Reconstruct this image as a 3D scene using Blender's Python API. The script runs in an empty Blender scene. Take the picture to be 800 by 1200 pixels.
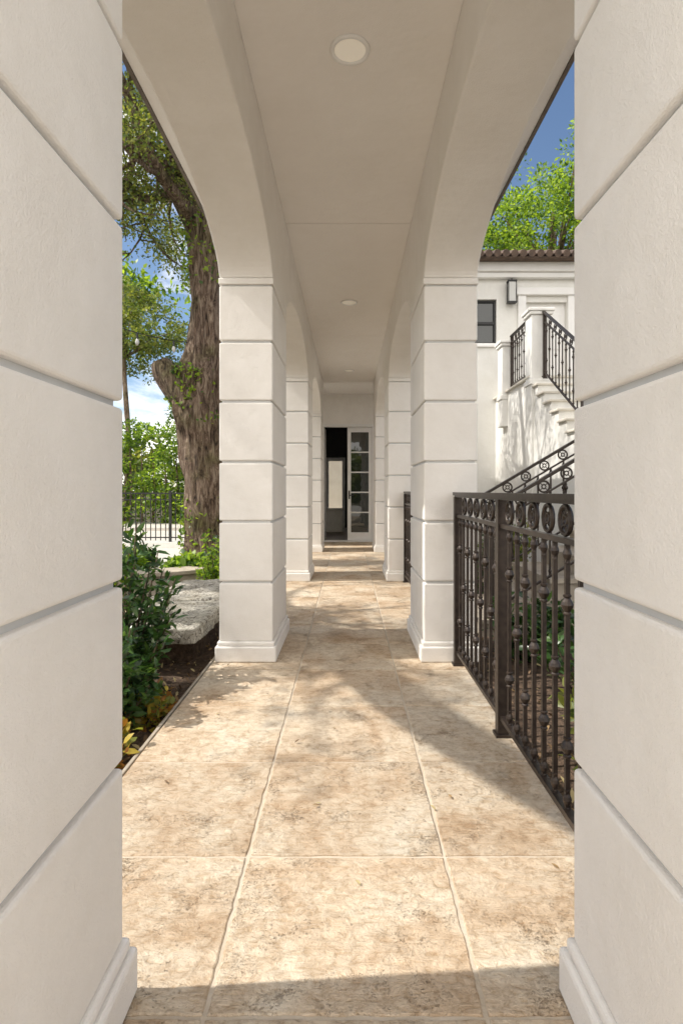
import bpy, math, random
import numpy as np
from mathutils import Vector, Matrix, noise
random.seed(7); rng=np.random.default_rng(11)
scene=bpy.context.scene
scene.view_settings.view_transform='Standard'
scene.view_settings.look='None'
scene.view_settings.exposure=0
PI=math.pi
SUN_EL=math.radians(50); SUN_AZ_TILT=math.radians(4)
# ------------------------------------------------------------------ materials
def new_mat(name):
    m=bpy.data.materials.new(name); m.use_nodes=True
    nt=m.node_tree; b=nt.nodes['Principled BSDF']
    return m,nt,b
def N(nt,t,**kw):
    n=nt.nodes.new(t)
    for k,v in kw.items():
        if k in n.inputs.keys(): n.inputs[k].default_value=v
        else: setattr(n,k,v)
    return n
def ramp(nt,src,stops,interp='LINEAR'):
    r=nt.nodes.new('ShaderNodeValToRGB'); r.color_ramp.interpolation=interp
    el=r.color_ramp.elements
    while len(el)<len(stops): el.new(0.5)
    for e,(p,c) in zip(el,stops):
        e.position=p; e.color=(*c,1) if len(c)==3 else c
    nt.links.new(src,r.inputs[0]); return r.outputs[0]
def coords(nt,scale=(1,1,1)):
    g=nt.nodes.new('ShaderNodeNewGeometry'); mp=nt.nodes.new('ShaderNodeMapping')
    mp.inputs['Scale'].default_value=scale
    nt.links.new(g.outputs['Position'],mp.inputs[0]); return mp.outputs[0]
def bump(nt,b,h,dist,strength=1.0,prev=None):
    n=nt.nodes.new('ShaderNodeBump'); n.inputs['Distance'].default_value=dist; n.inputs['Strength'].default_value=strength
    nt.links.new(h,n.inputs['Height'])
    if prev is not None: nt.links.new(prev,n.inputs['Normal'])
    nt.links.new(n.outputs[0],b.inputs['Normal']); return n.outputs[0]
def mix(nt,fac,a,b_,mode='MIX'):
    n=nt.nodes.new('ShaderNodeMix'); n.data_type='RGBA'; n.blend_type=mode
    if isinstance(fac,(int,float)): n.inputs[0].default_value=fac
    else: nt.links.new(fac,n.inputs[0])
    for i,v in ((6,a),(7,b_)):
        if isinstance(v,tuple): n.inputs[i].default_value=(*v,1)
        else: nt.links.new(v,n.inputs[i])
    return n.outputs[2]
def mth(nt,op,a,b_):
    n=nt.nodes.new('ShaderNodeMath'); n.operation=op
    for i,v in enumerate((a,b_)):
        if isinstance(v,(int,float)): n.inputs[i].default_value=v
        else: nt.links.new(v,n.inputs[i])
    return n.outputs[0]
def noise_n(nt,vec,scale,detail=4,rough=.5,dist=0):
    n=N(nt,'ShaderNodeTexNoise',Scale=scale,Detail=detail,Roughness=rough,Distortion=dist)
    nt.links.new(vec,n.inputs['Vector']); return n.outputs[0]
def simple(name,c1,c2,scale=6,rough=.7,bscale=None,bdist=.004,metal=0,detail=3):
    m,nt,b=new_mat(name); v=coords(nt)
    n=noise_n(nt,v,scale,detail,.6)
    col=ramp(nt,n,[(.3,c1),(.7,c2)]); nt.links.new(col,b.inputs['Base Color'])
    b.inputs['Roughness'].default_value=rough; b.inputs['Metallic'].default_value=metal
    if bscale:
        bump(nt,b,noise_n(nt,v,bscale,3,.6),bdist)
    return m
def stucco_mat(name,base,dirt=.06,rough=.0032):
    m,nt,b=new_mat(name); v=coords(nt)
    n=noise_n(nt,v,3.0,5,.7)
    d=tuple(c*(1-dirt*k) for c,k in zip(base,(1,1.1,1.3)))
    col=ramp(nt,n,[(.32,d),(.62,base)])
    nt.links.new(col,b.inputs['Base Color']); b.inputs['Roughness'].default_value=.8
    p=bump(nt,b,noise_n(nt,v,170,3,.7),rough,.8)
    bump(nt,b,noise_n(nt,v,9,2,.5),.012,.5,p)
    return m
M_stucco=stucco_mat('white_stucco',(.89,.86,.82))
M_house=stucco_mat('house_stucco',(.80,.79,.755))
M_ceil=stucco_mat('ceiling_paint',(.88,.85,.815),.03,.0012)
M_trim=simple('white_trim',(.80,.79,.77),(.85,.84,.82),4,.45)
M_groove=simple('groove_shade',(.58,.58,.58),(.66,.66,.65),6,.8)  # greyer than the stucco: joint shadow put into the groove colour
def trav():
    m,nt,b=new_mat('travertine'); v=coords(nt)
    at=nt.nodes.new('ShaderNodeAttribute'); at.attribute_name='tint'
    ofs=nt.nodes.new('ShaderNodeVectorMath'); ofs.operation='MULTIPLY_ADD'
    ofs.inputs[1].default_value=(13.7,7.3,3.1)
    nt.links.new(at.outputs['Color'],ofs.inputs[0]); nt.links.new(v,ofs.inputs[2]); vv=ofs.outputs[0]
    big=noise_n(nt,vv,2.4,6,.65,.6)
    col=ramp(nt,big,[(.30,(.46,.32,.195)),(.42,(.62,.475,.33)),(.55,(.72,.605,.46)),(.72,(.78,.70,.575))])
    mid=noise_n(nt,vv,26,6,.78,.5)
    mc=ramp(nt,mid,[(.33,(.64,.55,.45)),(.54,(1,1,1)),(.75,(1.05,1.04,1.02))])
    col=mix(nt,.85,col,mc,'MULTIPLY')
    st=nt.nodes.new('ShaderNodeMapping'); st.inputs['Scale'].default_value=(1,3.2,1); st.inputs['Rotation'].default_value=(0,0,.25); nt.links.new(vv,st.inputs[0])
    rid=noise_n(nt,st.outputs[0],13,5,.7,1.6)
    rc=ramp(nt,rid,[(.40,(.78,.70,.60)),(.47,(1,1,1))])
    col=mix(nt,.6,col,rc,'MULTIPLY')
    tb=nt.nodes.new('ShaderNodeMapRange'); tb.inputs[3].default_value=.88; tb.inputs[4].default_value=1.05
    nt.links.new(at.outputs['Fac'],tb.inputs[0])
    vm=nt.nodes.new('ShaderNodeVectorMath'); vm.operation='SCALE'
    nt.links.new(col,vm.inputs[0]); nt.links.new(tb.outputs[0],vm.inputs['Scale']); col=vm.outputs[0]
    dsrt=nt.nodes.new('ShaderNodeVectorMath'); dsrt.operation='MULTIPLY_ADD'
    nz=N(nt,'ShaderNodeTexNoise',Scale=70,Detail=5,Roughness=.8); nt.links.new(vv,nz.inputs['Vector'])
    nt.links.new(nz.outputs['Color'],dsrt.inputs[0]); dsrt.inputs[1].default_value=(.05,.03,.05); nt.links.new(vv,dsrt.inputs[2])
    def pits(scale,reg_scale,lo,hi,mx):
        vo=N(nt,'ShaderNodeTexVoronoi',Scale=scale); nt.links.new(dsrt.outputs[0],vo.inputs['Vector'])
        reg=noise_n(nt,vv,reg_scale,6,.74,.5)
        regm=ramp(nt,reg,[(lo,(0,0,0)),(hi,(mx,mx,mx))])
        sub=mth(nt,'SUBTRACT',regm,vo.outputs['Distance'])
        mr=nt.nodes.new('ShaderNodeMapRange'); mr.inputs[1].default_value=0; mr.inputs[2].default_value=.16; nt.links.new(sub,mr.inputs[0]); return mr.outputs[0]
    mask=mth(nt,'MAXIMUM',pits(135.0,5.2,.42,.72,.62),pits(60.0,3.7,.50,.78,.44))
    col=mix(nt,mask,col,mix(nt,.58,col,(.25,.155,.09)))
    nt.links.new(col,b.inputs['Base Color']); b.inputs['Roughness'].default_value=.6
    inv=mth(nt,'SUBTRACT',1.0,mask)
    p=bump(nt,b,inv,.006,1.0)
    p=bump(nt,b,mid,.014,.75,p)
    bump(nt,b,rid,.014,.55,p)
    return m
M_trav=trav()
M_grout=simple('grout',(.50,.42,.32),(.60,.52,.42),12,.9,90,.003)
M_iron,nt,b=new_mat('bronze_iron'); v=coords(nt)
nt.links.new(ramp(nt,noise_n(nt,v,30,3),[(.3,(.028,.020,.017)),(.7,(.058,.043,.034))]),b.inputs['Base Color'])
b.inputs['Roughness'].default_value=.38; b.inputs['Metallic'].default_value=.4
M_black=simple('black_iron',(.015,.015,.016),(.03,.03,.03),10,.5)
M_mulch=simple('mulch',(.040,.025,.016),(.17,.11,.07),28,.95,40,.03,detail=6)
M_soil=simple('ground_soil_grass',(.05,.05,.022),(.13,.10,.055),3,.95,20,.03,detail=5)
M_conc=simple('patio_stone',(.48,.45,.40),(.60,.56,.50),3,.8,30,.003)
M_step=simple('step_stone',(.32,.275,.22),(.46,.40,.32),8,.85,50,.004)
M_tile=simple('clay_tile',(.075,.055,.045),(.17,.115,.085),9,.85,30,.006)
M_gutter=simple('bronze_gutter',(.10,.075,.06),(.15,.12,.09),8,.5)
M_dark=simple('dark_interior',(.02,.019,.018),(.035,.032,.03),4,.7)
M_cream=simple('cream_wall',(.68,.61,.50),(.75,.69,.58),3,.8)
M_tread=simple('tread_stone',(.62,.58,.50),(.72,.68,.60),6,.8,40,.003)
M_wood=simple('interior_floor',(.20,.14,.09),(.30,.22,.15),6,.4)
M_bulb,nt,b=new_mat('bulb_glass'); b.inputs['Base Color'].default_value=(.55,.55,.53,1); b.inputs['Roughness'].default_value=.1
M_glass,nt,b=new_mat('window_glass'); b.inputs['Base Color'].default_value=(.02,.025,.022,1); b.inputs['Roughness'].default_value=.02; b.inputs['Specular IOR Level'].default_value=.9
bump(nt,b,noise_n(nt,coords(nt),3,2),.01,.15)
M_lens,nt,b=new_mat('downlight_lens'); b.inputs['Base Color'].default_value=(.86,.82,.74,1); b.inputs['Roughness'].default_value=.35
b.inputs['Emission Color'].default_value=(1,.9,.72,1); b.inputs['Emission Strength'].default_value=.14
def coral():
    m,nt,b=new_mat('coral_stone'); v=coords(nt)
    a=noise_n(nt,v,30,5,.75,1.4); c=noise_n(nt,v,5,3)
    pm=ramp(nt,a,[(.38,(.09,.07,.055)),(.46,(.50,.46,.39)),(.56,(.74,.71,.64))])
    cc=ramp(nt,c,[(.3,(.74,.71,.64)),(.7,(1,1,1))])
    nt.links.new(mix(nt,1.0,pm,cc,'MULTIPLY'),b.inputs['Base Color']); b.inputs['Roughness'].default_value=.9
    bump(nt,b,a,.03,1); return m
M_coral=coral()
def bark():
    m,nt,b=new_mat('oak_bark'); v=coords(nt,(1,1,.20))
    a=noise_n(nt,v,17,7,.75,1.0); g=noise_n(nt,coords(nt),2.2,3)
    c=ramp(nt,a,[(.38,(.03,.02,.014)),(.48,(.19,.125,.085)),(.64,(.46,.36,.27))])
    gg=ramp(nt,g,[(.48,(1,1,1)),(.70,(.55,.68,.36))])
    nt.links.new(mix(nt,.85,c,gg,'MULTIPLY'),b.inputs['Base Color']); b.inputs['Roughness'].default_value=.95
    bump(nt,b,a,.10,1); return m
M_bark=bark()
def leaf_mat(name,col,trans=.4,rough=.45):
    m=bpy.data.materials.new(name); m.use_nodes=True; nt=m.node_tree; b=nt.nodes['Principled BSDF']
    out=nt.nodes['Material Output']
    b.inputs['Base Color'].default_value=(*col,1); b.inputs['Roughness'].default_value=rough
    t=nt.nodes.new('ShaderNodeBsdfTranslucent'); t.inputs[0].default_value=(min(1,col[0]*2.3),min(1,col[1]*2.2),col[2]*.9,1)
    ms=nt.nodes.new('ShaderNodeMixShader'); ms.inputs[0].default_value=trans
    nt.links.new(b.outputs[0],ms.inputs[1]); nt.links.new(t.outputs[0],ms.inputs[2]); nt.links.new(ms.outputs[0],out.inputs[0])
    return m
L_oak=[leaf_mat('oak_leaf_a',(.13,.17,.045)),leaf_mat('oak_leaf_b',(.20,.22,.06)),leaf_mat('oak_leaf_c',(.06,.09,.03))]
L_bright=[leaf_mat('bright_leaf_a',(.15,.24,.035),.48),leaf_mat('bright_leaf_b',(.24,.33,.05),.5),leaf_mat('bright_leaf_c',(.05,.105,.022),.4)]
L_shrub=[leaf_mat('shrub_leaf_a',(.045,.105,.028),.25,.28),leaf_mat('shrub_leaf_b',(.08,.15,.04),.25,.28),leaf_mat('shrub_leaf_c',(.025,.055,.02),.2,.28)]
L_croton=[leaf_mat('croton_leaf_a',(.40,.31,.05),.3,.4),leaf_mat('croton_leaf_b',(.18,.20,.04),.3,.4),leaf_mat('croton_leaf_c',(.32,.15,.04),.3,.4)]
L_dry=[simple('dry_leaf_a',(.22,.14,.06),(.40,.26,.12),9,.8,detail=1),simple('dry_leaf_b',(.12,.075,.04),(.24,.15,.08),9,.8,detail=1),simple('dry_leaf_c',(.40,.32,.16),(.56,.46,.24),9,.8,detail=1)]
# ------------------------------------------------------------------ mesh builder
def empty(name,loc=(0,0,0)):
    e=bpy.data.objects.new(name,None); scene.collection.objects.link(e); e.location=loc; e.empty_display_size=.2; return e
class MB:
    def __init__(s): s.v=[]; s.f=[]; s.m=[]
    def add(s,vs,fs,mi=0):
        o=len(s.v); s.v+= [tuple(p) for p in vs]; s.f+=[tuple(i+o for i in f) for f in fs]; s.m+=[mi]*len(fs)
    def box(s,x0,x1,y0,y1,z0,z1,mi=0):
        s.add([(x0,y0,z0),(x1,y0,z0),(x1,y1,z0),(x0,y1,z0),(x0,y0,z1),(x1,y0,z1),(x1,y1,z1),(x0,y1,z1)],
              [(0,3,2,1),(4,5,6,7),(0,1,5,4),(1,2,6,5),(2,3,7,6),(3,0,4,7)],mi)
    def tube(s,path,rad,n=8,mi=0,cap=True,jit=0,seed=0,fine=0):
        P=[Vector(p) for p in path]; vs=[]; k=len(P)
        if not hasattr(rad,'__len__'): rad=[rad]*k
        for i,p in enumerate(P):
            t=(P[min(i+1,k-1)]-P[max(i-1,0)]).normalized()
            a=Vector((0,0,1)) if abs(t.z)<.9 else Vector((1,0,0))
            if i==0: u=t.cross(a).normalized()
            else: u=(u-t*u.dot(t)).normalized()
            w=t.cross(u)
            for j in range(n):
                an=2*PI*j/n; r=rad[i]
                if jit: r*=1+jit*noise.noise(Vector((math.cos(an)*1.7+seed,math.sin(an)*1.7,p.z*1.1+i*.05)))
                if fine: r*=1+fine*noise.noise(Vector((math.cos(an)*6+seed,math.sin(an)*6,p.z*1.6)))
                vs.append(p+u*math.cos(an)*r+w*math.sin(an)*r)
        fs=[(i*n+j,i*n+(j+1)%n,(i+1)*n+(j+1)%n,(i+1)*n+j) for i in range(k-1) for j in range(n)]
        if cap: fs+=[tuple(range(n-1,-1,-1)),tuple(range((k-1)*n,k*n))]
        s.add(vs,fs,mi)
    def tube_prof(s,c,prof,n,mi):
        vs=[];k=len(prof)
        for r,z in prof:
            for j in range(n):
                a=2*PI*(j+.5)/n; vs.append((c[0]+r*math.cos(a),c[1]+r*math.sin(a),c[2]+z))
        fs=[(i*n+j,i*n+(j+1)%n,(i+1)*n+(j+1)%n,(i+1)*n+j) for i in range(k-1) for j in range(n)]
        fs+=[tuple(range(n-1,-1,-1)),tuple(range((k-1)*n,k*n))]
        s.add(vs,fs,mi)
    def ring(s,c,ax_u,ax_v,R,r,n=18,m=6,mi=0):
        c=Vector(c);u=Vector(ax_u).normalized();w=Vector(ax_v).normalized();q=u.cross(w);vs=[]
        for i in range(n):
            a=2*PI*i/n; d=u*math.cos(a)+w*math.sin(a)
            for j in range(m):
                bb=2*PI*j/m; vs.append(c+d*(R+r*math.cos(bb))+q*r*math.sin(bb))
        fs=[(i*m+j,((i+1)%n)*m+j,((i+1)%n)*m+(j+1)%m,i*m+(j+1)%m) for i in range(n) for j in range(m)]
        s.add(vs,fs,mi)
    def obj(s,name,mats,parent=None,smooth=False,bevel=0,seg=2,fix=True):
        me=bpy.data.meshes.new(name); me.from_pydata(s.v,[],s.f)
        for m in mats: me.materials.append(m)
        me.polygons.foreach_set('material_index',s.m)
        if smooth: me.polygons.foreach_set('use_smooth',[True]*len(me.polygons))
        me.update()
        if fix:
            import bmesh
            bm=bmesh.new(); bm.from_mesh(me); bmesh.ops.recalc_face_normals(bm,faces=bm.faces); bm.to_mesh(me); bm.free()
        o=bpy.data.objects.new(name,me); scene.collection.objects.link(o)
        if parent: o.parent=parent
        if bevel:
            b=o.modifiers.new('bev','BEVEL'); b.width=bevel; b.segments=seg; b.limit_method='ANGLE'; b.angle_limit=math.radians(40)
        return o
T_SIMPLE=(np.array([(0,0,0),(.45,.28,.06),(1,0,0),(.45,-.28,.06)]),[(0,1,2,3)])
T_FULL=(np.array([(0,0,0),(.3,.17,.05),(.65,.17,.03),(1,0,-.10),(.65,-.17,.03),(.3,-.17,.05),(.3,0,0),(.65,0,-.02)]),
        [(0,6,1),(1,6,7,2),(2,7,3),(0,5,6),(5,4,7,6),(4,3,7)])
def leaves(name,C,size,mats,parent=None,tmpl=T_SIMPLE,out=None,up=.5,sv=.35,w=1.0):
    C=np.asarray(C,float); n=len(C); tv,tf=tmpl
    d=rng.normal(size=(n,3))
    if out is not None: d=d*.55+np.asarray(out)
    d/=np.linalg.norm(d,axis=1)[:,None]+1e-9
    nr=rng.normal(size=(n,3)); nr[:,2]+=up*2.2
    nr-=d*(nr*d).sum(1)[:,None]; nr/=np.linalg.norm(nr,axis=1)[:,None]+1e-9
    bb=np.cross(nr,d); s=size*(1+sv*rng.uniform(-1,1,n))
    k=len(tv)
    V=(C[:,None,:]+s[:,None,None]*(tv[None,:,0,None]*d[:,None,:]+w*tv[None,:,1,None]*bb[:,None,:]+tv[None,:,2,None]*nr[:,None,:])).reshape(-1,3)
    starts=[];acc=0
    base=[];
    for f in tf: base+=list(f); starts.append(acc); acc+=len(f)
    base=np.array(base); L=(base[None,:]+(np.arange(n)*k)[:,None]).reshape(-1)
    S=(np.array(starts)[None,:]+(np.arange(n)*acc)[:,None]).reshape(-1)
    me=bpy.data.meshes.new(name)
    me.vertices.add(n*k); me.vertices.foreach_set('co',V.reshape(-1).astype(np.float32))
    me.loops.add(len(L)); me.loops.foreach_set('vertex_index',L.astype(np.int32))
    me.polygons.add(len(S)); me.polygons.foreach_set('loop_start',S.astype(np.int32))
    for m in mats: me.materials.append(m)
    mi=np.repeat(rng.choice(len(mats),n,p=[.42,.33,.25]),len(tf)); me.polygons.foreach_set('material_index',mi.astype(np.int32))
    me.update(calc_edges=True); me.validate()
    o=bpy.data.objects.new(name,me); scene.collection.objects.link(o)
    if parent: o.parent=parent
    return o
def clump_pts(centers,n_each,rad,flat=.7):
    c=np.asarray(centers,float); k=len(c)
    p=rng.normal(size=(k*n_each,3)); p/=np.linalg.norm(p,axis=1)[:,None]; p*= (rng.uniform(.1,1,(k*n_each,1))**.5)
    r=np.repeat(rng.uniform(.6,1.3,k)*rad,n_each)[:,None]; out=p.copy()
    p=p*r; p[:,2]*=flat
    return np.repeat(c,n_each,0)+p, out
def blob_centers(cx,cy,cz,rx,ry,rz,n,shell=.55):
    out=[]
    while len(out)<n:
        p=rng.normal(size=3); p/=np.linalg.norm(p); r=rng.uniform(shell,1.0)
        q=Vector((p[0],p[1],p[2]))
        r*=1+.45*noise.noise(q*1.9+Vector((cx,cy,cz)))
        out.append((cx+p[0]*r*rx,cy+p[1]*r*ry,cz+p[2]*r*rz))
    return out
# ------------------------------------------------------------------ world + sun
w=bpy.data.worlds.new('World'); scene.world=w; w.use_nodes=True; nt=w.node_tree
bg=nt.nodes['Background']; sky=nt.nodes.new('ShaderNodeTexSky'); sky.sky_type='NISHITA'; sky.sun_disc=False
sky.sun_elevation=SUN_EL; sky.sun_rotation=math.radians(-90)-SUN_AZ_TILT
sky.air_density=1.0; sky.dust_density=.3; sky.ozone_density=2.0
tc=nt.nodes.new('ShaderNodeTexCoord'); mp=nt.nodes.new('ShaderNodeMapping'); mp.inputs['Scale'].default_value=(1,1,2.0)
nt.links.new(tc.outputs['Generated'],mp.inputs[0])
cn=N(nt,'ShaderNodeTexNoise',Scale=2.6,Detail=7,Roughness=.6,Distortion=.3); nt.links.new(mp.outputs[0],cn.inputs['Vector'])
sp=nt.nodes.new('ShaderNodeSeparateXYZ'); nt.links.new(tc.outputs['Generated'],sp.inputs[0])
fill_cov=nt.nodes.new('ShaderNodeMapRange'); fill_cov.inputs[1].default_value=.35; fill_cov.inputs[2].default_value=-.35; fill_cov.inputs[3].default_value=0; fill_cov.inputs[4].default_value=.26  # extra cloud cover added out of view behind the camera, lifts ambient light
nt.links.new(sp.outputs[1],fill_cov.inputs[0])
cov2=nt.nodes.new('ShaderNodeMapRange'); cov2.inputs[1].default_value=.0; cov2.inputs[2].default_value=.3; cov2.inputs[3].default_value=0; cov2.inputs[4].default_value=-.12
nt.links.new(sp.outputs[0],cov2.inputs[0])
cs_=mth(nt,'ADD',mth(nt,'ADD',cn.outputs[0],fill_cov.outputs[0]),cov2.outputs[0])
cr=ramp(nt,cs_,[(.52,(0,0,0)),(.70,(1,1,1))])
cl=mix(nt,cr,sky.outputs[0],(15.2,14.5,13.7)); nt.links.new(cl,bg.inputs[0]); bg.inputs[1].default_value=.15  # cloud white pushed extra bright so the added cover fills the shade
s=Vector((-math.cos(SUN_EL)*math.cos(SUN_AZ_TILT),-math.cos(SUN_EL)*math.sin(SUN_AZ_TILT),math.sin(SUN_EL)))
sl=bpy.data.lights.new('sun','SUN'); sl.energy=5.0; sl.angle=math.radians(.5); sl.color=(1,.95,.87)
so=bpy.data.objects.new('sun',sl); scene.collection.objects.link(so); so.rotation_euler=s.to_track_quat('Z','Y').to_euler(); so.location=(-10,0,15)
# ------------------------------------------------------------------ camera
cd=bpy.data.cameras.new('camera'); cam=bpy.data.objects.new('camera',cd); scene.collection.objects.link(cam)
cam.location=(0,0,1.1); cam.rotation_euler=(PI/2,0,0); cd.lens=20.0; cd.sensor_width=36; cd.shift_x=-8/1200; cd.shift_y=-25/1200
cd.clip_start=.02; cd.clip_end=1500; scene.camera=cam
# ------------------------------------------------------------------ ground
g=MB(); g.add([(-400,-400,-.16),(400,-400,-.16),(400,400,-.16),(-400,400,-.16)],[(0,1,2,3)]); g.obj('ground',[M_soil],fix=False)
g=MB(); g.box(-9,9,-14,-.35,-.155,-.012); g.obj('bounce_paving',[M_conc])  # unseen pale paving added behind the camera to bounce sun onto the pillars
g=MB(); 
for (x0,x1,y0,y1) in ((-4.5,-.88,-.34,8.8),(.74,6,-.34,11)):
    nx=40; ny=80; vs=[];fs=[]
    for j in range(ny+1):
        for i in range(nx+1):
            x=x0+(x1-x0)*i/nx; y=y0+(y1-y0)*j/ny
            vs.append((x,y,-.10+.03*noise.noise(Vector((x*2.2,y*2.2,0)))+.015*noise.noise(Vector((x*9,y*9,3)))))
    for j in range(ny):
        for i in range(nx): a=j*(nx+1)+i; fs.append((a,a+1,a+nx+2,a+nx+1))
    g.add(vs,fs)
g.obj('mulch_bed',[M_mulch],smooth=True,fix=False)
HW=.875
f=MB(); f.box(-HW+.01,HW-.13,-.34,12.2,-.16,-.0045,0); f.obj('walkway_slab',[M_grout])
xs=[-.872,-.302,.290,.745]; ys=[-.34,-.006,.59,1.19]; y=1.714
while y<12.2: ys.append(y); y+=.597
ys.append(12.2)
me_t=MB(); tint=[]
G=.0050
for j in range(len(ys)-1):
    for i in range(3):
        x0,x1,y0,y1=xs[i]+G,xs[i+1]-G,ys[j]+G,ys[j+1]-G
        c=random.random(); dz=random.uniform(-.001,.001); k=22
        top=[];
        def edge(ax,ay,bx,by):
            for t in range(k):
                q=t/k; px=ax+(bx-ax)*q; py=ay+(by-ay)*q
                nn=.003*noise.noise(Vector((px*23,py*23,i)))+.003*noise.noise(Vector((px*70,py*70,i)))
                top.append((px+nn,py+nn))
        edge(x0,y0,x1,y0);edge(x1,y0,x1,y1);edge(x1,y1,x0,y1);edge(x0,y1,x0,y0)
        m=len(top)
        vs=[(p[0],p[1],-.03) for p in top]+[(p[0],p[1],-.0024+dz) for p in top]
        cx=(x0+x1)/2; cy=(y0+y1)/2
        vs+=[(cx+(p[0]-cx)*(1-.012),cy+(p[1]-cy)*(1-.012),dz) for p in top]
        fs=[(a,(a+1)%m,m+(a+1)%m,m+a) for a in range(m)]+[(m+a,m+(a+1)%m,2*m+(a+1)%m,2*m+a) for a in range(m)]+[tuple(range(2*m,3*m))]
        me_t.add(vs,fs); tint+=[c]*len(fs)
wk=me_t.obj('stone_walkway',[M_trav],fix=False)
ca=wk.data.color_attributes.new('tint','FLOAT_COLOR','CORNER')
arr=[]
for p in wk.data.polygons:
    for _ in p.loop_indices: arr+= [tint[p.index]]*3+[1]
ca.data.foreach_set('color',arr)
k=MB(); k.box(-.893,-.877,-.34,12.2,-.16,-.004); k.obj('walkway_edging',[M_step],bevel=.003)
# ------------------------------------------------------------------ pillars
XI,XO=.485,.83
JN=[.51,.90,1.285,1.675,2.06]; SPR=2.47
def pillar(sx,y0,y1):
    e=empty('rusticated_pillar',(sx*(XI+XO)/2,(y0+y1)/2,0)); 
    def B(mb,ins,z0,z1,mi=0):
        xa,xb=sorted((sx*(XI+ins),sx*(XO-ins))); xa-=e.location.x; xb-=e.location.x
        mb.box(xa,xb,y0+ins-e.location.y,y1-ins-e.location.y,z0,z1,mi)
    m=MB(); zs=[0.15]+JN+[2.425]; gp=.0075
    for a,bz in zip(zs[:-1],zs[1:]):
        B(m,0,.13 if a==.15 else a+gp,bz-gp)
    m.obj('blocks',[M_stucco],e,bevel=.009,seg=3)
    m=MB(); B(m,.016,0.02,2.46,0); m.obj('joint_core',[M_groove],e)
    m=MB(); B(m,-.024,0.0015,.100); B(m,-.012,.1005,.1295); m.obj('plinth',[M_stucco],e,bevel=.009)
    m=MB(); B(m,-.004,2.428,2.468); m.obj('impost',[M_stucco],e,bevel=.005)
    return e
PY=[(.44,1.23),(3.66,4.45),(6.91,7.70),(10.16,10.95)]
for sx in (-1,1):
    for a,b_ in PY: pillar(sx,a,b_)
RISE=.33; ZT=3.3
YB=.44
def arcade(sx):
    m=MB(); xa,xb=sx*XI,sx*XO
    spans=[(1.23,3.66),(4.45,6.91),(7.70,10.16)]
    def arc(a,b_):
        n=40; pts=[]
        for i in range(n+1):
            t=-math.cos(PI*i/n); yy=(a+b_)/2+(b_-a)/2*t
            zz=SPR+RISE*(max(0,1-abs(t)**2.15))**.62
            pts.append((yy,zz))
        return pts
    prof=[(YB,SPR)]
    for a,b_ in spans: prof+=arc(a,b_)
    prof+=[(10.95,SPR)]
    q=[]
    for p in prof:
        if not q or abs(p[0]-q[-1][0])>1e-6 or abs(p[1]-q[-1][1])>1e-6: q.append(p)
    for (ya,za),(yb,zb) in zip(q[:-1],q[1:]):
        m.add([(xa,ya,za),(xa,yb,zb),(xa,yb,ZT),(xa,ya,ZT)],[(0,1,2,3)])
        m.add([(xb,ya,za),(xb,yb,zb),(xb,yb,ZT),(xb,ya,ZT)],[(3,2,1,0)])
        m.add([(xa,ya,za),(xb,ya,za),(xb,yb,zb),(xa,yb,zb)],[(0,1,2,3)])
    m.add([(xa,YB,SPR),(xb,YB,SPR),(xb,YB,ZT),(xa,YB,ZT)],[(0,1,2,3)])
    ob=m.obj('arcade_wall',[M_stucco],fix=True)
    import bmesh
    bm=bmesh.new(); bm.from_mesh(ob.data); bmesh.ops.remove_doubles(bm,verts=bm.verts,dist=1e-5); bmesh.ops.recalc_face_normals(bm,faces=bm.faces); bm.to_mesh(ob.data); bm.free()
    bv=ob.modifiers.new('b','BEVEL'); bv.width=.010; bv.segments=2; bv.limit_method='ANGLE'; bv.angle_limit=math.radians(50)
    return ob
arcade(-1); arcade(1)
c=MB(); CZ=3.17; cuts=[YB,1.25,4.41,7.6,10.9,12.198]
for a,b_ in zip(cuts[:-1],cuts[1:]): c.box(-XI+.001,XI-.001,a+.004,b_-.004,CZ,CZ+.05)
c.box(-XI+.001,XI-.001,YB,12.2,CZ+.012,CZ+.10)
c.box(-1.2,-XI-.002,10.952,12.198,CZ,CZ+.1); c.box(XI+.002,1.2,10.952,12.198,CZ,CZ+.1)
c.obj('ceiling',[M_ceil])
r=empty('walkway_roof')
m=MB()
for sx in (-1,1):
    a,b_=sorted((sx*(XO+.002),sx*1.04)); m.box(a,b_,YB,12.19,3.13,3.17)
m.box(-1.04,1.04,YB,12.19,3.302,3.34); m.obj('soffit',[M_stucco],r)
m=MB()
for sx in (-1,1):
    a,b_=sorted((sx*1.042,sx*1.06)); m.box(a,b_,YB,12.19,3.12,3.32)
m.obj('gutter',[M_gutter],r)
m=MB()
for sx in (-1,1):
    m.add([(sx*1.10,YB-.05,3.345),(sx*1.10,12.19,3.345),(0,12.19,3.75),(0,YB-.05,3.75)],[(0,1,2,3)])
m.obj('roof_tiles',[M_tile],r,fix=False)
for yy in (2.67,6.25,9.8):
    e=empty('recessed_downlight',(0.008,yy,CZ))
    m=MB(); m.ring((0,0,-.002),(1,0,0),(0,1,0),.084,.011,36,8); m.obj('trim_ring',[M_trim],e,smooth=True)
    m=MB(); m.tube_prof((0,0,0),[(.078,-.003),(.078,.002)],32,0); m.obj('lens',[M_lens],e)
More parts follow.
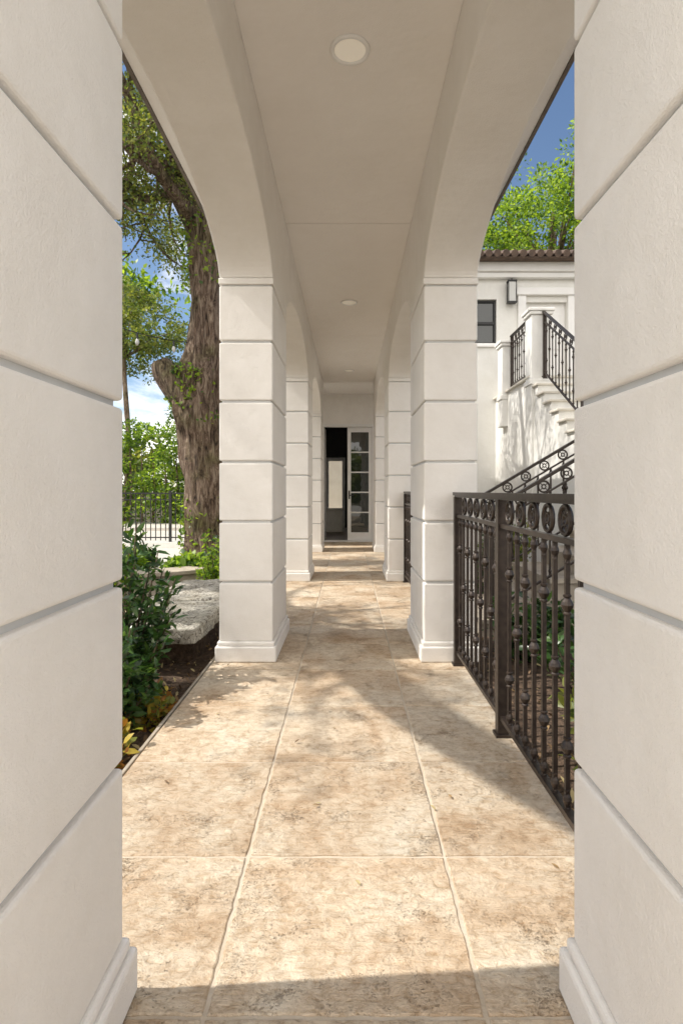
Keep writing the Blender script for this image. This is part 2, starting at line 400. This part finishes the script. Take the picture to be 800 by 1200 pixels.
# ------------------------------------------------------------------ end wall + door
e=empty('end_wall')
m=MB(); m.box(-1.2,-.575,12.2,12.45,0,3.28); m.box(.575,1.2,12.2,12.45,0,3.28); m.box(-.5748,.5748,12.2,12.45,2.53,3.28); 
m.box(-1.35,-1.2,11.3,12.45,0,3.28); m.box(1.2,1.35,11.3,12.45,0,3.28)
m.obj('wall',[M_stucco],e)
d=empty('french_door',(0,12.2,0))
m=MB(); m.box(-.574,-.515,-.02,.14,.001,2.529); m.box(.515,.574,-.02,.14,.001,2.529); m.box(-.5148,.5148,-.02,.14,2.47,2.529); m.box(-.5148,.5148,-.01,.15,.001,.03)
m.obj('frame',[M_trim],d,bevel=.004)
def leaf(mb,glass,L=.53):
    mb.box(0,.075,0,.045,.035,2.465); mb.box(L-.075,L,0,.045,.035,2.465); mb.box(.0752,L-.0752,0,.045,2.36,2.465); mb.box(.0752,L-.0752,0,.045,.035,.20)
    for i in range(1,5):
        z=.20+(2.36-.20)*i/5; mb.box(.0752,L-.0752,.006,.039,z-.014,z+.014)
    glass.box(.0752,L-.0752,.019,.026,.202,2.358)
a=MB();gl=MB(); leaf(a,gl); o=a.obj('right_leaf',[M_trim],d,bevel=.003); o.location=(-.018,.05,0); o=gl.obj('right_glass',[M_glass],d); o.location=(-.018,.05,0)
a=MB();gl=MB(); leaf(a,gl,.49); 
for nm,mm,mt in (('left_leaf',a,M_trim),('left_glass',gl,M_glass)):
    o=mm.obj(nm,[mt],d); o.location=(-.515,.12,0); o.rotation_euler=(0,0,math.radians(88))
m=MB(); m.tube([(.02,.05,1.0),(.02,0,1.0),(.12,0,1.0)],.009,8); m.box(.005,.035,.043,.049,.92,1.10); m.obj('handle',[M_black],d)
e=empty('interior_room')
m=MB(); m.box(-2,2,12.451,17,-.02,0.0); m.obj('floor',[M_wood],e)
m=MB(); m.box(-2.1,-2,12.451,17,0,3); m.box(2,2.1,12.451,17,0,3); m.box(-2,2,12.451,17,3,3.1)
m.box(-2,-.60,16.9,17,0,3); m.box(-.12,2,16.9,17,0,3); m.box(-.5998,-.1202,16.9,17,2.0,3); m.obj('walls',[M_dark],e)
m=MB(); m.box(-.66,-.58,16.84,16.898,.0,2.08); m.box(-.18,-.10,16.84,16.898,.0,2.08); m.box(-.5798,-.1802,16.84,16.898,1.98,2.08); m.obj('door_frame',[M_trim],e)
m=MB(); m.box(-.60,-.16,15.2,15.6,0,.58); m.box(-.64,-.12,15.15,15.65,.581,.62); m.obj('side_table',[M_tread],e,bevel=.01)
p=MB(); p.box(-8,8,17.01,20,-.155,-.01); p.obj('rear_terrace',[M_conc])
m=MB(); m.box(-1.9,1.2,19.0,19.3,-.009,2.15); m.box(-1.95,1.25,18.95,19.35,2.151,2.23); m.obj('garden_wall',[M_cream])
# ------------------------------------------------------------------ railings
def knuckle(m,x,y,z,sc=1.0):
    m.tube_prof((x,y,z),[(.008*sc,-.034),(.013*sc,-.031),(.013*sc,-.026),(.009*sc,-.022),(.017*sc,-.010),(.0205*sc,0),(.017*sc,.010),(.009*sc,.022),(.013*sc,.026),(.013*sc,.031),(.008*sc,.034)],12,0)
def railing(name,p0,p1,posts,h=1.07,spacing=.108,rings=True,thin=1.0):
    e=empty(name,p0); P1=Vector(p1)-Vector(p0); Lh=math.hypot(P1.x,P1.y); u=Vector((P1.x/Lh,P1.y/Lh,0)); nrm=Vector((-u.y,u.x,0)); sl=P1.z/Lh
    m=MB()
    def bar(s0,s1,z,w,t):
        a=u*s0+Vector((0,0,sl*s0)); b=u*s1+Vector((0,0,sl*s1)); vs=[]
        for q in (a,b):
            for dw,dz in ((-w,-t),(w,-t),(w,t),(-w,t)): vs.append(q+nrm*dw+Vector((0,0,z+dz)))
        m.add(vs,[(0,1,2,3),(7,6,5,4),(0,4,5,1),(1,5,6,2),(2,6,7,3),(3,7,4,0)])
    bar(-.01,Lh+.01,h+.010,.026,.010); bar(-.004,Lh+.004,h-.006,.016,.006)
    bar(0,Lh,h-.128,.014,.009); bar(0,Lh,.085,.014,.010)
    def sq(s,w,z0,z1):
        c=u*s; vs=[]
        for zz in (z0,z1):
            for a_,b_ in ((-w,-w),(w,-w),(w,w),(-w,w)):
                q=c+u*a_+nrm*b_; q.z=zz+sl*(s+a_); vs.append(q)
        m.add(vs,[(3,2,1,0),(4,5,6,7),(0,1,5,4),(1,2,6,5),(2,3,7,6),(3,0,4,7)])
    for s_ in posts: sq(s_,.024,.0,h-.010); sq(s_,.034,0,.012)
    nb=max(2,int(round(Lh/spacing)))
    for i in range(1,nb):
        s_=Lh*i/nb
        if min(abs(s_-q) for q in posts)<.035: continue
        sq(s_,.0072*thin,.094,h-.136)
        c=u*s_; zb=sl*s_
        if i%2: knuckle(m,c.x,c.y,zb+.74); knuckle(m,c.x,c.y,zb+.29)
        else: knuckle(m,c.x,c.y,zb+.515)
        knuckle(m,c.x,c.y,zb+h-.17,.7); knuckle(m,c.x,c.y,zb+.125,.7)
    if rings:
        nr=max(1,int(round(Lh/(spacing*1.5))))
        for i in range(nr):
            s_=Lh*(i+.5)/nr
            if min(abs(s_-q) for q in posts)<.05: continue
            c=u*s_+Vector((0,0,sl*s_+h-.064)); m.ring(c,u,(0,0,1),.046,.008,20,6)
            m.ring(c,u,(0,0,1),.017,.0055,12,6)
            for a_ in range(4):
                dd=u*math.cos(a_*PI/2+PI/4)+Vector((0,0,math.sin(a_*PI/2+PI/4))); m.tube([c+dd*.015,c+dd*.044],.004,5)
    m.obj('ironwork',[M_iron],e,bevel=0)
    return e
railing('iron_railing',(.69,1.26,0),(.69,3.62,0),[.03,1.30,2.33])
railing('iron_railing',(.69,4.49,0),(.69,6.87,0),[.03,1.2,2.35])
# ------------------------------------------------------------------ house on right with stair
H=empty('stucco_house')
FY=11.0
m=MB()
X0,X1=2.0,13.0
wx0,wx1,wz0,wz1=2.42,2.86,3.94,4.80
dx0,dx1,dz0,dz1=3.42,4.22,2.85,4.75
T=.3
m.box(X0,wx0,FY,FY+T,-.16,5.5); m.box(wx0,wx1,FY,FY+T,-.16,wz0); m.box(wx0,wx1,FY,FY+T,wz1,5.5)
m.box(wx1,dx0,FY,FY+T,-.16,5.5); m.box(dx0,dx1,FY,FY+T,-.16,dz0); m.box(dx0,dx1,FY,FY+T,dz1,5.5); m.box(dx1,X1,FY,FY+T,-.16,5.5)
m.box(X0,X0+T,FY+T,17,-.16,5.5); m.box(X0+T,X1,16.7,17,-.16,5.5)
m.obj('walls',[M_house],H)
m=MB(); m.box(X0-.12,X1,FY-.12,FY-.001,5.18,5.28); m.box(X0-.18,X1,FY-.18,FY-.001,5.281,5.46); m.box(X0-.18,X0-.001,FY+.001,17,5.281,5.46)
m.box(dx0-.16,dx0-.001,FY-.06,FY-.001,2.87,4.86); m.box(dx1+.001,dx1+.16,FY-.06,FY-.001,2.87,4.86); m.box(dx0-.20,dx1+.20,FY-.09,FY-.001,4.861,5.0)
m.box(wx0-.05,wx1+.05,FY-.05,FY-.001,wz0-.07,wz0-.001)
m.obj('mouldings',[M_trim],H,bevel=.012)
m=MB(); m.box(wx0,wx1,FY+.10,FY+.12,wz0,wz1); m.obj('glass',[M_glass],H)
m=MB()
for a,b_,c0,c1 in ((wx0,wx0+.04,wz0,wz1),(wx1-.04,wx1,wz0,wz1),(wx0+.0402,wx1-.0402,wz1-.04,wz1),(wx0+.0402,wx1-.0402,wz0,wz0+.04),(wx0+.0402,wx1-.0402,4.33,4.38)): m.box(a,b_,FY+.06,FY+.10-.001,c0,c1)
m.obj('window_frame',[M_black],H)
m=MB(); m.box(dx0+.001,dx1-.001,FY+.10,FY+.15,dz0,dz1-.001)
for a,b_ in ((dz0+.25,dz0+.85),(dz0+1.0,dz1-.2)):
    for xa in (dx0+.1,dx0+.45): m.box(xa,xa+.26,FY+.085,FY+.099,a,b_)
m.obj('panel_door',[M_trim],H,bevel=.008)
m=MB(); m.add([(X0-.4,FY-.42,5.47),(X1,FY-.42,5.47),(X1,14,6.6),(X0-.4,14,6.6)],[(0,1,2,3)]); m.add([(X0-.4,17.4,5.47),(X1,17.4,5.47),(X1,14,6.6),(X0-.4,14,6.6)],[(3,2,1,0)])
m.add([(X0-.4,FY-.42,5.46),(X1,FY-.42,5.46),(X1,17.4,5.46),(X0-.4,17.4,5.46)],[(0,1,2,3)])
sp_=.16; x=X0-.36
while x<X1:
    for j in range(9):
        t0=j*.33; t1=t0+.36; s_=(6.6-5.47)/(14-FY+.42)
        m.tube([(x,FY-.47+t0,5.50+t0*s_),(x,FY-.47+t1,5.515+t1*s_)],[.068,.058],8)
    x+=sp_
m.obj('tile_roof',[M_tile],H)
S=empty('wall_sconce',(3.12,FY-.11,4.90)); m=MB()
m.box(-.05,.05,.06,.108,-.14,.14); m.box(-.085,.085,-.08,.055,.19,.215); m.box(-.085,.085,-.08,.055,-.215,-.19); m.tube([(0,-.01,.215),(0,-.01,.26)],.012)
for a in (-.08,.068):
    for b_ in (-.075,.038): m.box(a,a+.012,b_,b_+.012,-.19,.19)
m.obj('lantern_frame',[M_black],S); m=MB(); m.box(-.064,.064,-.06,.036,-.185,.185); m.obj('lantern_glass',[M_bulb],S)
LZ=2.85
st=empty('exterior_staircase')
m=MB(); SX0,SX1=2.84,3.95
nst=11; run=.285; rise=(LZ-1.0)/nst; y0=8.83
poly=[(FY-.002,-.16),(FY-.002,LZ)]
yy=y0; zz=LZ; poly.append((yy,zz))
for i in range(nst):
    zz-=rise; poly.append((yy,zz)); 
    if i<nst-1: yy-=run; poly.append((yy,zz))
poly.append((4.65,zz)); poly.append((4.65,-.16))
n=len(poly); m.add([(SX0,a,b_) for a,b_ in poly]+[(SX1,a,b_) for a,b_ in poly],[tuple(range(n)),tuple(range(2*n-1,n-1,-1))]+[(i,(i+1)%n,n+(i+1)%n,n+i) for i in range(n)])
m.obj('upper_flight',[M_house],st)
m=MB(); yy=y0; zz=LZ
m.box(SX0-.05,SX1,y0-.03,FY-.003,LZ+.001,LZ+.04)
for i in range(nst-1):
    zz-=rise; m.box(SX0-.035,SX1,yy-run-.03,yy-.002,zz+.001,zz+.035); yy-=run
m.obj('treads',[M_tread],st,bevel=.008)
m=MB()
for (xa,ya,zb,zt) in ((2.80,8.72,-.1,3.80),(2.74,10.15,LZ-.6,3.68)):
    m.box(xa,xa+.30,ya,ya+.30,zb,zt); m.box(xa-.03,xa+.33,ya-.03,ya+.33,zt+.001,zt+.05); m.box(xa-.05,xa+.35,ya-.05,ya+.35,zt+.051,zt+.10); m.box(xa-.02,xa+.32,ya-.02,ya+.32,LZ-.12,LZ-.04)
m.obj('newel_piers',[M_house],st,bevel=.01)
m=MB(); nl=7; r2=(1.0+.16)/nl; xx=2.835; zz=1.0
for i in range(nl-1):
    zz-=r2; m.box(xx-.29,xx-.001,4.7,5.8,-.16,zz); m.box(xx-.31,xx-.002,4.67,5.83,zz+.001,zz+.035); xx-=.29
m.obj('lower_flight',[M_step],st)
railing('stair_railing',(2.98,8.70,LZ),(2.98,5.75,1.0+.02),[.05,1.5,2.9],h=.98,spacing=.13)
railing('balcony_railing',(2.90,10.14,LZ+.04),(2.90,9.05,LZ+.04),[.04,1.05],h=.95,spacing=.12)
railing('stair_railing',(1.15,5.80,0.0),(2.84,5.80,1.0),[.03,1.64],h=.92,spacing=.13)
railing('stair_railing',(1.15,4.72,0.0),(2.84,4.72,1.0),[.03,1.64],h=.92,spacing=.13)
# ------------------------------------------------------------------ left garden hardscape
def rock(name,x0,x1,y0,y1,z0,z1,mat,amp=.03,res=24):
    import bmesh
    bm=bmesh.new(); bmesh.ops.create_cube(bm,size=1); bmesh.ops.subdivide_edges(bm,edges=bm.edges[:],cuts=res,use_grid_fill=True)
    for v in bm.verts:
        x,y,z=v.co; k=(abs(2*x)**14+abs(2*y)**14+abs(2*z)**14)**(1/14); k=max(k,1e-6); mm=max(abs(2*x),abs(2*y),abs(2*z)); q=v.co*(mm/k)
        p=Vector(((x0+x1)/2+q.x*(x1-x0),(y0+y1)/2+q.y*(y1-y0),(z0+z1)/2+q.z*(z1-z0)))
        nn=noise.noise(p*2.1)*amp*1.4+noise.noise(p*7)*amp*1.2+noise.noise(p*19)*amp*.8
        v.co=p+Vector((q.x*.9,q.y*.9,q.z*.5)).normalized()*nn
    me=bpy.data.meshes.new(name); bm.to_mesh(me); bm.free(); me.materials.append(mat)
    for p in me.polygons: p.use_smooth=True
    o=bpy.data.objects.new(name,me); scene.collection.objects.link(o); return o
rock('coral_stone_ledge',-1.62,-.98,3.66,4.62,.10,.215,M_coral,.014,34)
rock('coral_stone_ledge',-1.66,-1.02,4.70,5.75,.10,.21,M_coral,.014,30)
rock('ledge_base_rock',-1.5,-1.08,3.95,5.5,-.14,.095,M_mulch,.02,12)
m=MB(); cx,cy,R=-3.0,8.1,1.75; n=26
pts=[math.radians(-95+100*i/n) for i in range(n+1)]
def arcwall(R0,R1,z0,z1):
    vs=[];fs=[]
    for a in pts:
        for R_,z in ((R0,z0),(R1,z0),(R1,z1),(R0,z1)): vs.append((cx+R_*math.cos(a),cy+R_*math.sin(a),z))
    for i in range(n):
        for j in range(4): fs.append((i*4+j,i*4+(j+1)%4,(i+1)*4+(j+1)%4,(i+1)*4+j))
    fs+=[(0,1,2,3),tuple(n*4+j for j in (3,2,1,0))]; m.add(vs,fs)
arcwall(R-.14,R+.14,-.16,.13); arcwall(R-.20,R+.18,.131,.18)
m.obj('curved_planter_wall',[M_step],bevel=.01)
p=MB(); p.box(-20,-1.4,9.0,18.6,-.155,-.10); p.obj('pool_patio',[M_conc])
p=MB(); p.box(-9,-2.0,11.9,12.15,-.098,.02); p.obj('fence_kerb_wall',[M_house])
F=empty('iron_fence',(-9,12.0,0)); m=MB(); L=7.0
m.box(0,L,-.015,.015,1.03,1.06); m.box(0,L,-.012,.012,.90,.92); m.box(0,L,-.012,.012,.10,.125)
x=0
while x<L: m.box(x,x+.016,-.008,.008,.05,1.03); x+=.105
x=0
while x<=L: m.box(x-.025,x+.025,-.026,.026,.02,1.10); x+=1.75
m.obj('pickets',[M_black],F)
# ------------------------------------------------------------------ trees
def branchy(m,tips,start,dirv,length,r,depth,seed):
    rnd=random.Random(seed)
    P=[Vector(start)]; d=Vector(dirv).normalized(); k=6
    for i in range(k):
        d=(d+Vector((rnd.uniform(-.28,.28),rnd.uniform(-.28,.28),rnd.uniform(-.18,.24)))).normalized(); P.append(P[-1]+d*length/k)
    m.tube(P,[r*(1-.75*i/k) for i in range(k+1)],7,jit=.15)
    if depth==0: tips.extend(tuple(q) for q in P[3:]); return
    for i in (2,3,4,5,6):
        nd=(d*.5+Vector((rnd.uniform(-1,1),rnd.uniform(-1,1),rnd.uniform(-.45,.7)))).normalized()
        branchy(m,tips,P[i],nd,length*rnd.uniform(.45,.7),r*.42,depth-1,rnd.random()*1e6)
def sm(path,rad,k=5):
    P=[Vector(p) for p in path]; out=[];ro=[]
    for i in range(len(P)-1):
        p0=P[max(i-1,0)];p1=P[i];p2=P[i+1];p3=P[min(i+2,len(P)-1)]
        for j in range(k):
            t=j/k; out.append(.5*((2*p1)+(p2-p0)*t+(2*p0-5*p1+4*p2-p3)*t*t+(3*p1-p0-3*p2+p3)*t**3)); ro.append(rad[i]+(rad[i+1]-rad[i])*t)
    out.append(P[-1]); ro.append(rad[-1]); return out,ro
OT=empty('oak_tree'); m=MB(); tips=[]
a,b_=sm([(-2.0,8.5,-.2),(-2.04,8.5,.3),(-2.14,8.5,1.29),(-2.25,8.5,2.31),(-2.17,8.52,3.33),(-2.12,8.5,4.35),(-2.18,8.5,5.05)],[.46,.35,.29,.36,.23,.22,.20],12); m.tube(a,b_,48,jit=.30,fine=.20)
limbs=[([(-2.16,8.5,4.85),(-2.59,8.4,5.65),(-3.1,8.3,6.1),(-3.9,8.1,6.5),(-4.8,7.8,7.0)],[.18,.15,.12,.08,.03]),
([(-2.18,8.5,5.0),(-2.36,8.5,5.7),(-2.75,8.6,6.6),(-3.05,8.7,7.3),(-3.5,8.9,8.6)],[.16,.14,.11,.08,.03]),
([(-2.15,8.5,4.9),(-1.7,8.6,5.9),(-1.2,9.0,6.9),(-.6,9.4,7.8)],[.14,.11,.08,.03]),
([(-2.3,8.5,5.3),(-2.7,9.4,6.0),(-3.3,10.6,6.6),(-4.0,12.0,7.0)],[.12,.09,.07,.03]),
([(-2.2,8.5,2.30),(-2.48,8.42,2.55),(-2.68,8.36,2.84),(-2.76,8.34,3.0)],[.27,.23,.19,.12]),
([(-2.17,8.5,5.0),(-2.6,7.6,5.5),(-2.75,6.9,6.1),(-3.0,6.2,6.8)],[.10,.08,.05,.02])]
for li,(lp,lr) in enumerate(limbs):
    a,b_=sm(lp,lr,5); m.tube(a,b_,18,jit=.22,seed=li,fine=.14)
    if li==4: continue
    for q in range(4,len(a),2):
        dr=Vector((random.uniform(-1,1),random.uniform(-1,1),random.uniform(-.5,.6)))
        branchy(m,tips,a[q],dr,random.uniform(1.0,1.7),b_[q]*.45,1,q*13+li)
# drooping outer sprays
for i,st_ in enumerate([(-3.1,8.3,6.0),(-3.5,8.2,6.3),(-3.9,8.1,6.4),(-3.3,10.6,6.5),(-2.8,8.4,5.8)]):
    branchy(m,tips,st_,(random.uniform(-.5,.3),random.uniform(-.6,.6),-1.0),1.5,.03,1,400+i)
m.obj('trunk_and_limbs',[M_bark],OT,smooth=True)
tp=np.array(tips); tp=tp[rng.random(len(tp))<.62]
C,O=clump_pts(tp,75,.30,.8); leaves('foliage',C,.055,L_oak,OT,out=O)
vc=[]
for i in range(2100):
    z=random.choice([random.uniform(4.1,5.4),random.uniform(2.0,3.0),random.uniform(2.3,2.9),random.uniform(.0,1.0)]); an=random.uniform(0,2*PI); r=.27+random.uniform(-.02,.09)
    vc.append((-2.17+r*math.cos(an)+(-.16 if 2.3<z<3 else 0),8.5+r*math.sin(an),z))
leaves('vine',vc,.065,L_bright,OT,tmpl=T_FULL,w=1.6)
O2=empty('oak_tree'); m=MB(); tips=[]
a,b_=sm([(-6.6,7.2,-.2),(-6.4,7.1,1.5),(-6.0,6.7,3.2),(-5.5,5.9,4.4)],[.42,.33,.28,.22]); m.tube(a,b_,18,jit=.2)
a,b_=sm([(-5.5,5.9,4.4),(-4.85,4.8,4.95),(-4.30,3.6,5.05),(-3.82,2.5,5.0),(-3.35,1.4,5.15),(-3.0,.4,5.6)],[.22,.18,.16,.14,.11,.04],6); m.tube(a,b_,12,jit=.15)
for q in (5,8,11,14,27,30): branchy(m,tips,a[q],(random.uniform(-1,.2),random.uniform(-.6,.6),.5),1.2,.06,1,q*7)
a,b_=sm([(-5.5,5.9,4.4),(-6.2,5.2,6.0),(-7.0,4.6,7.4),(-7.6,4.0,9.0)],[.20,.15,.10,.04]); m.tube(a,b_,12,jit=.15)
for q in range(5,len(a),2): branchy(m,tips,a[q],(random.uniform(-1,.3),random.uniform(-1,1),.3),2.0,.07,1,q*9)
m.obj('trunk_and_limbs',[M_bark],O2,smooth=True)
tp=np.array(tips); tp=tp[rng.random(len(tp))<.45]
C,O=clump_pts(tp,55,.28,.8); leaves('foliage',C,.07,L_oak,O2,out=O)
def tree(name,x,y,h,R,mats,nclump=120,leaf=.16,nleaf=110,trunk=.2,zr=.7,cr=.55):
    e=empty(name); m=MB(); zc=h-R*zr
    a,b_=sm([(x,y,-.2),(x+.1,y,zc*.4),(x-.1,y+.1,zc*.8),(x,y,zc+R*.3)],[trunk*1.3,trunk,trunk*.8,trunk*.3]); m.tube(a,b_,12,jit=.2)
    cs=blob_centers(x,y,zc,R,R,R*zr,nclump,.35)
    for c_ in cs[::5]:
        s0=Vector((x,y,zc-R*zr*.6)); q=Vector(c_); m.tube([s0,s0.lerp(q,.5)+Vector((0,0,.2)),q],[trunk*.35,trunk*.2,.015],6)
    m.obj('trunk_and_limbs',[M_bark],e,smooth=True)
    C,O=clump_pts(cs,nleaf,cr*R/2.5,.75); leaves('foliage',C,leaf,mats,e,out=O,up=.7)
tree('shade_tree',7.0,19.5,12.6,3.6,L_bright,200,.12,150,cr=.36,zr=.85)
tree('shade_tree',10.5,18,13.0,3.4,L_bright,100,.24,90)
tree('shade_tree',4.8,23,10.6,2.5,L_oak,150,.13,110,cr=.36,zr=.9)
tree('shade_tree',-8.2,21,8.6,2.3,L_oak,90,.12,120,trunk=.10,cr=.45)
tree('shade_tree',-13,27,13,4.5,L_bright,100,.34,70)
tree('shade_tree',-6.0,28,7.0,2.8,L_bright,100,.20,100,cr=.45)
e=empty('hedge'); cs=[]
for i in range(420):
    x=random.uniform(-18,-2.2); y=random.uniform(18.9,20.6); z=random.uniform(0,3.3+1.2*noise.noise(Vector((x*.7,0,0)))); cs.append((x,y,z))
C,O=clump_pts(cs,120,.42,.9); leaves('foliage',C,.125,L_bright,e,out=O)
m=MB()
for i in range(40): x=-18+i*.4; m.tube([(x,19.8,-.2),(x+.1,19.7,1.2),(x,19.8,2.6)],[.05,.04,.01],6)
m.obj('stems',[M_bark],e)
e=empty('distant_trees'); cs=[]
for i in range(700):
    a=random.uniform(0,2*PI); r=random.uniform(45,55); x=r*math.sin(a); y=r*math.cos(a); z=random.uniform(0,5+2.5*noise.noise(Vector((math.sin(a)*4,math.cos(a)*4,0)))); cs.append((x,y,z))
C,O=clump_pts(cs,45,2.2,.8); leaves('foliage',C,1.0,L_oak,e,out=O)
# ------------------------------------------------------------------ shrubs
def shrub(name,x,y,z0,h,R,mats,nst=26,per=34,leaf=.075,seed=0,spread=1.0,w=1.0):
    e=empty(name,(x,y,z0)); m=MB(); rnd=random.Random(seed); C=[];O=[]
    for i in range(nst):
        an=rnd.uniform(0,2*PI); rr=R*math.sqrt(rnd.random())*spread; hh=h*rnd.uniform(.45,1)*(1-.35*(rr/R)**2)
        q=[Vector((math.cos(an)*rr*.25,math.sin(an)*rr*.25,0)),Vector((math.cos(an)*rr*.7,math.sin(an)*rr*.7,hh*.5)),Vector((math.cos(an)*rr,math.sin(an)*rr,hh))]
        a,_=sm(q,[.008]*3,5); m.tube(a,[.008-.0005*k for k in range(len(a))],5)
        for j in range(per):
            t=1-(rnd.random()**1.4)*.85; idx=min(len(a)-1,int(t*(len(a)-1))); p=a[idx]+Vector((rnd.gauss(0,.02),rnd.gauss(0,.02),rnd.gauss(0,.03)))
            b2=rnd.uniform(0,2*PI); C.append(tuple(p)); O.append((math.cos(b2),math.sin(b2),rnd.uniform(.0,1.0)))
    m.obj('stems',[M_bark],e); leaves('foliage',C,leaf,mats,e,tmpl=T_FULL,out=O,up=.6,w=w)
shrub('leafy_shrub',-1.38,3.20,-.1,1.15,.40,L_shrub,54,60,.070,1)
shrub('leafy_shrub',-1.26,2.85,-.1,.70,.30,L_shrub,38,50,.065,2)
shrub('leafy_shrub',-1.72,3.9,-.1,1.95,.24,L_bright,22,60,.07,3)
shrub('leafy_shrub',-2.3,2.7,-.1,1.3,.5,L_shrub,30,44,.09,4)
shrub('croton_plant',-1.12,2.45,-.1,.24,.20,L_croton,30,24,.055,5,w=1.3)
shrub('croton_plant',-1.35,2.15,-.1,.28,.25,L_croton,30,24,.055,6,w=1.3)
shrub('croton_plant',-1.06,2.90,-.1,.17,.18,L_croton,22,22,.05,16,w=1.3)
shrub('leafy_shrub',-1.46,6.5,-.1,.84,.28,L_bright,36,60,.06,7)
shrub('leafy_shrub',-2.0,7.1,.0,.34,.28,L_bright,22,30,.10,8,w=1.5)
shrub('leafy_shrub',-2.75,7.3,.0,.36,.30,L_bright,22,30,.10,9,w=1.5)
shrub('leafy_shrub',-1.6,8.0,-.1,.8,.28,L_shrub,24,44,.08,10)
for i,(x,y,h,R) in enumerate([(1.25,2.3,.50,.35),(1.45,3.2,.6,.42),(1.3,4.0,.5,.35),(2.1,3.6,.7,.5),(2.0,2.6,.6,.45),(1.5,6.6,.8,.4),(2.2,7.4,.9,.5),(1.5,8.6,.8,.45)]):
    shrub('garden_shrub',x,y,-.1,h,R,L_shrub if i%3 else L_oak,22,38,.085,20+i)
C=[];
for i in range(3600):
    if random.random()<.6: x=random.uniform(-2.4,-.9); y=random.uniform(1.2,8)
    else: x=random.uniform(.78,3); y=random.uniform(1.2,8)
    C.append((x,y,-.10+.03*noise.noise(Vector((x*2.2,y*2.2,0)))+.02+random.uniform(0,.02)))
leaves('leaf_litter',C,.042,L_dry,None,tmpl=T_FULL,up=2.0)
C=[]
for i in range(34): C.append((random.uniform(-.8,.65),random.uniform(1.5,8),.006))
for p in [(.30,1.95,.006),(-.1,1.98,.006),(.02,1.6,.006),(.36,2.05,.006)]: C.append(p)
O=[(random.uniform(-1,1),random.uniform(-1,1),0) for _ in C]
leaves('fallen_leaves',C,.022,L_dry,None,tmpl=T_FULL,out=np.array(O)*3,up=8)
e=empty('string_lights'); m=MB(); g=MB()
A=Vector((-3.9,4.2,3.6)); B=Vector((-2.35,8.45,3.3)); pts=[]
for i in range(25):
    t=i/24; p=A.lerp(B,t); p.z-=.5*4*t*(1-t)*.6; pts.append(p)
m.tube(pts,.006,6)
for i in range(2,24,4):
    p=pts[i]; m.tube([p,p-Vector((0,0,.08))],.014,8); g.tube_prof((p.x,p.y,p.z-.12),[(.008,-.045),(.022,-.02),(.026,.005),(.018,.03),(.012,.042)],10,0)
m.obj('cable',[M_black],e); g.obj('bulbs',[M_bulb],e,smooth=True)
print('done')
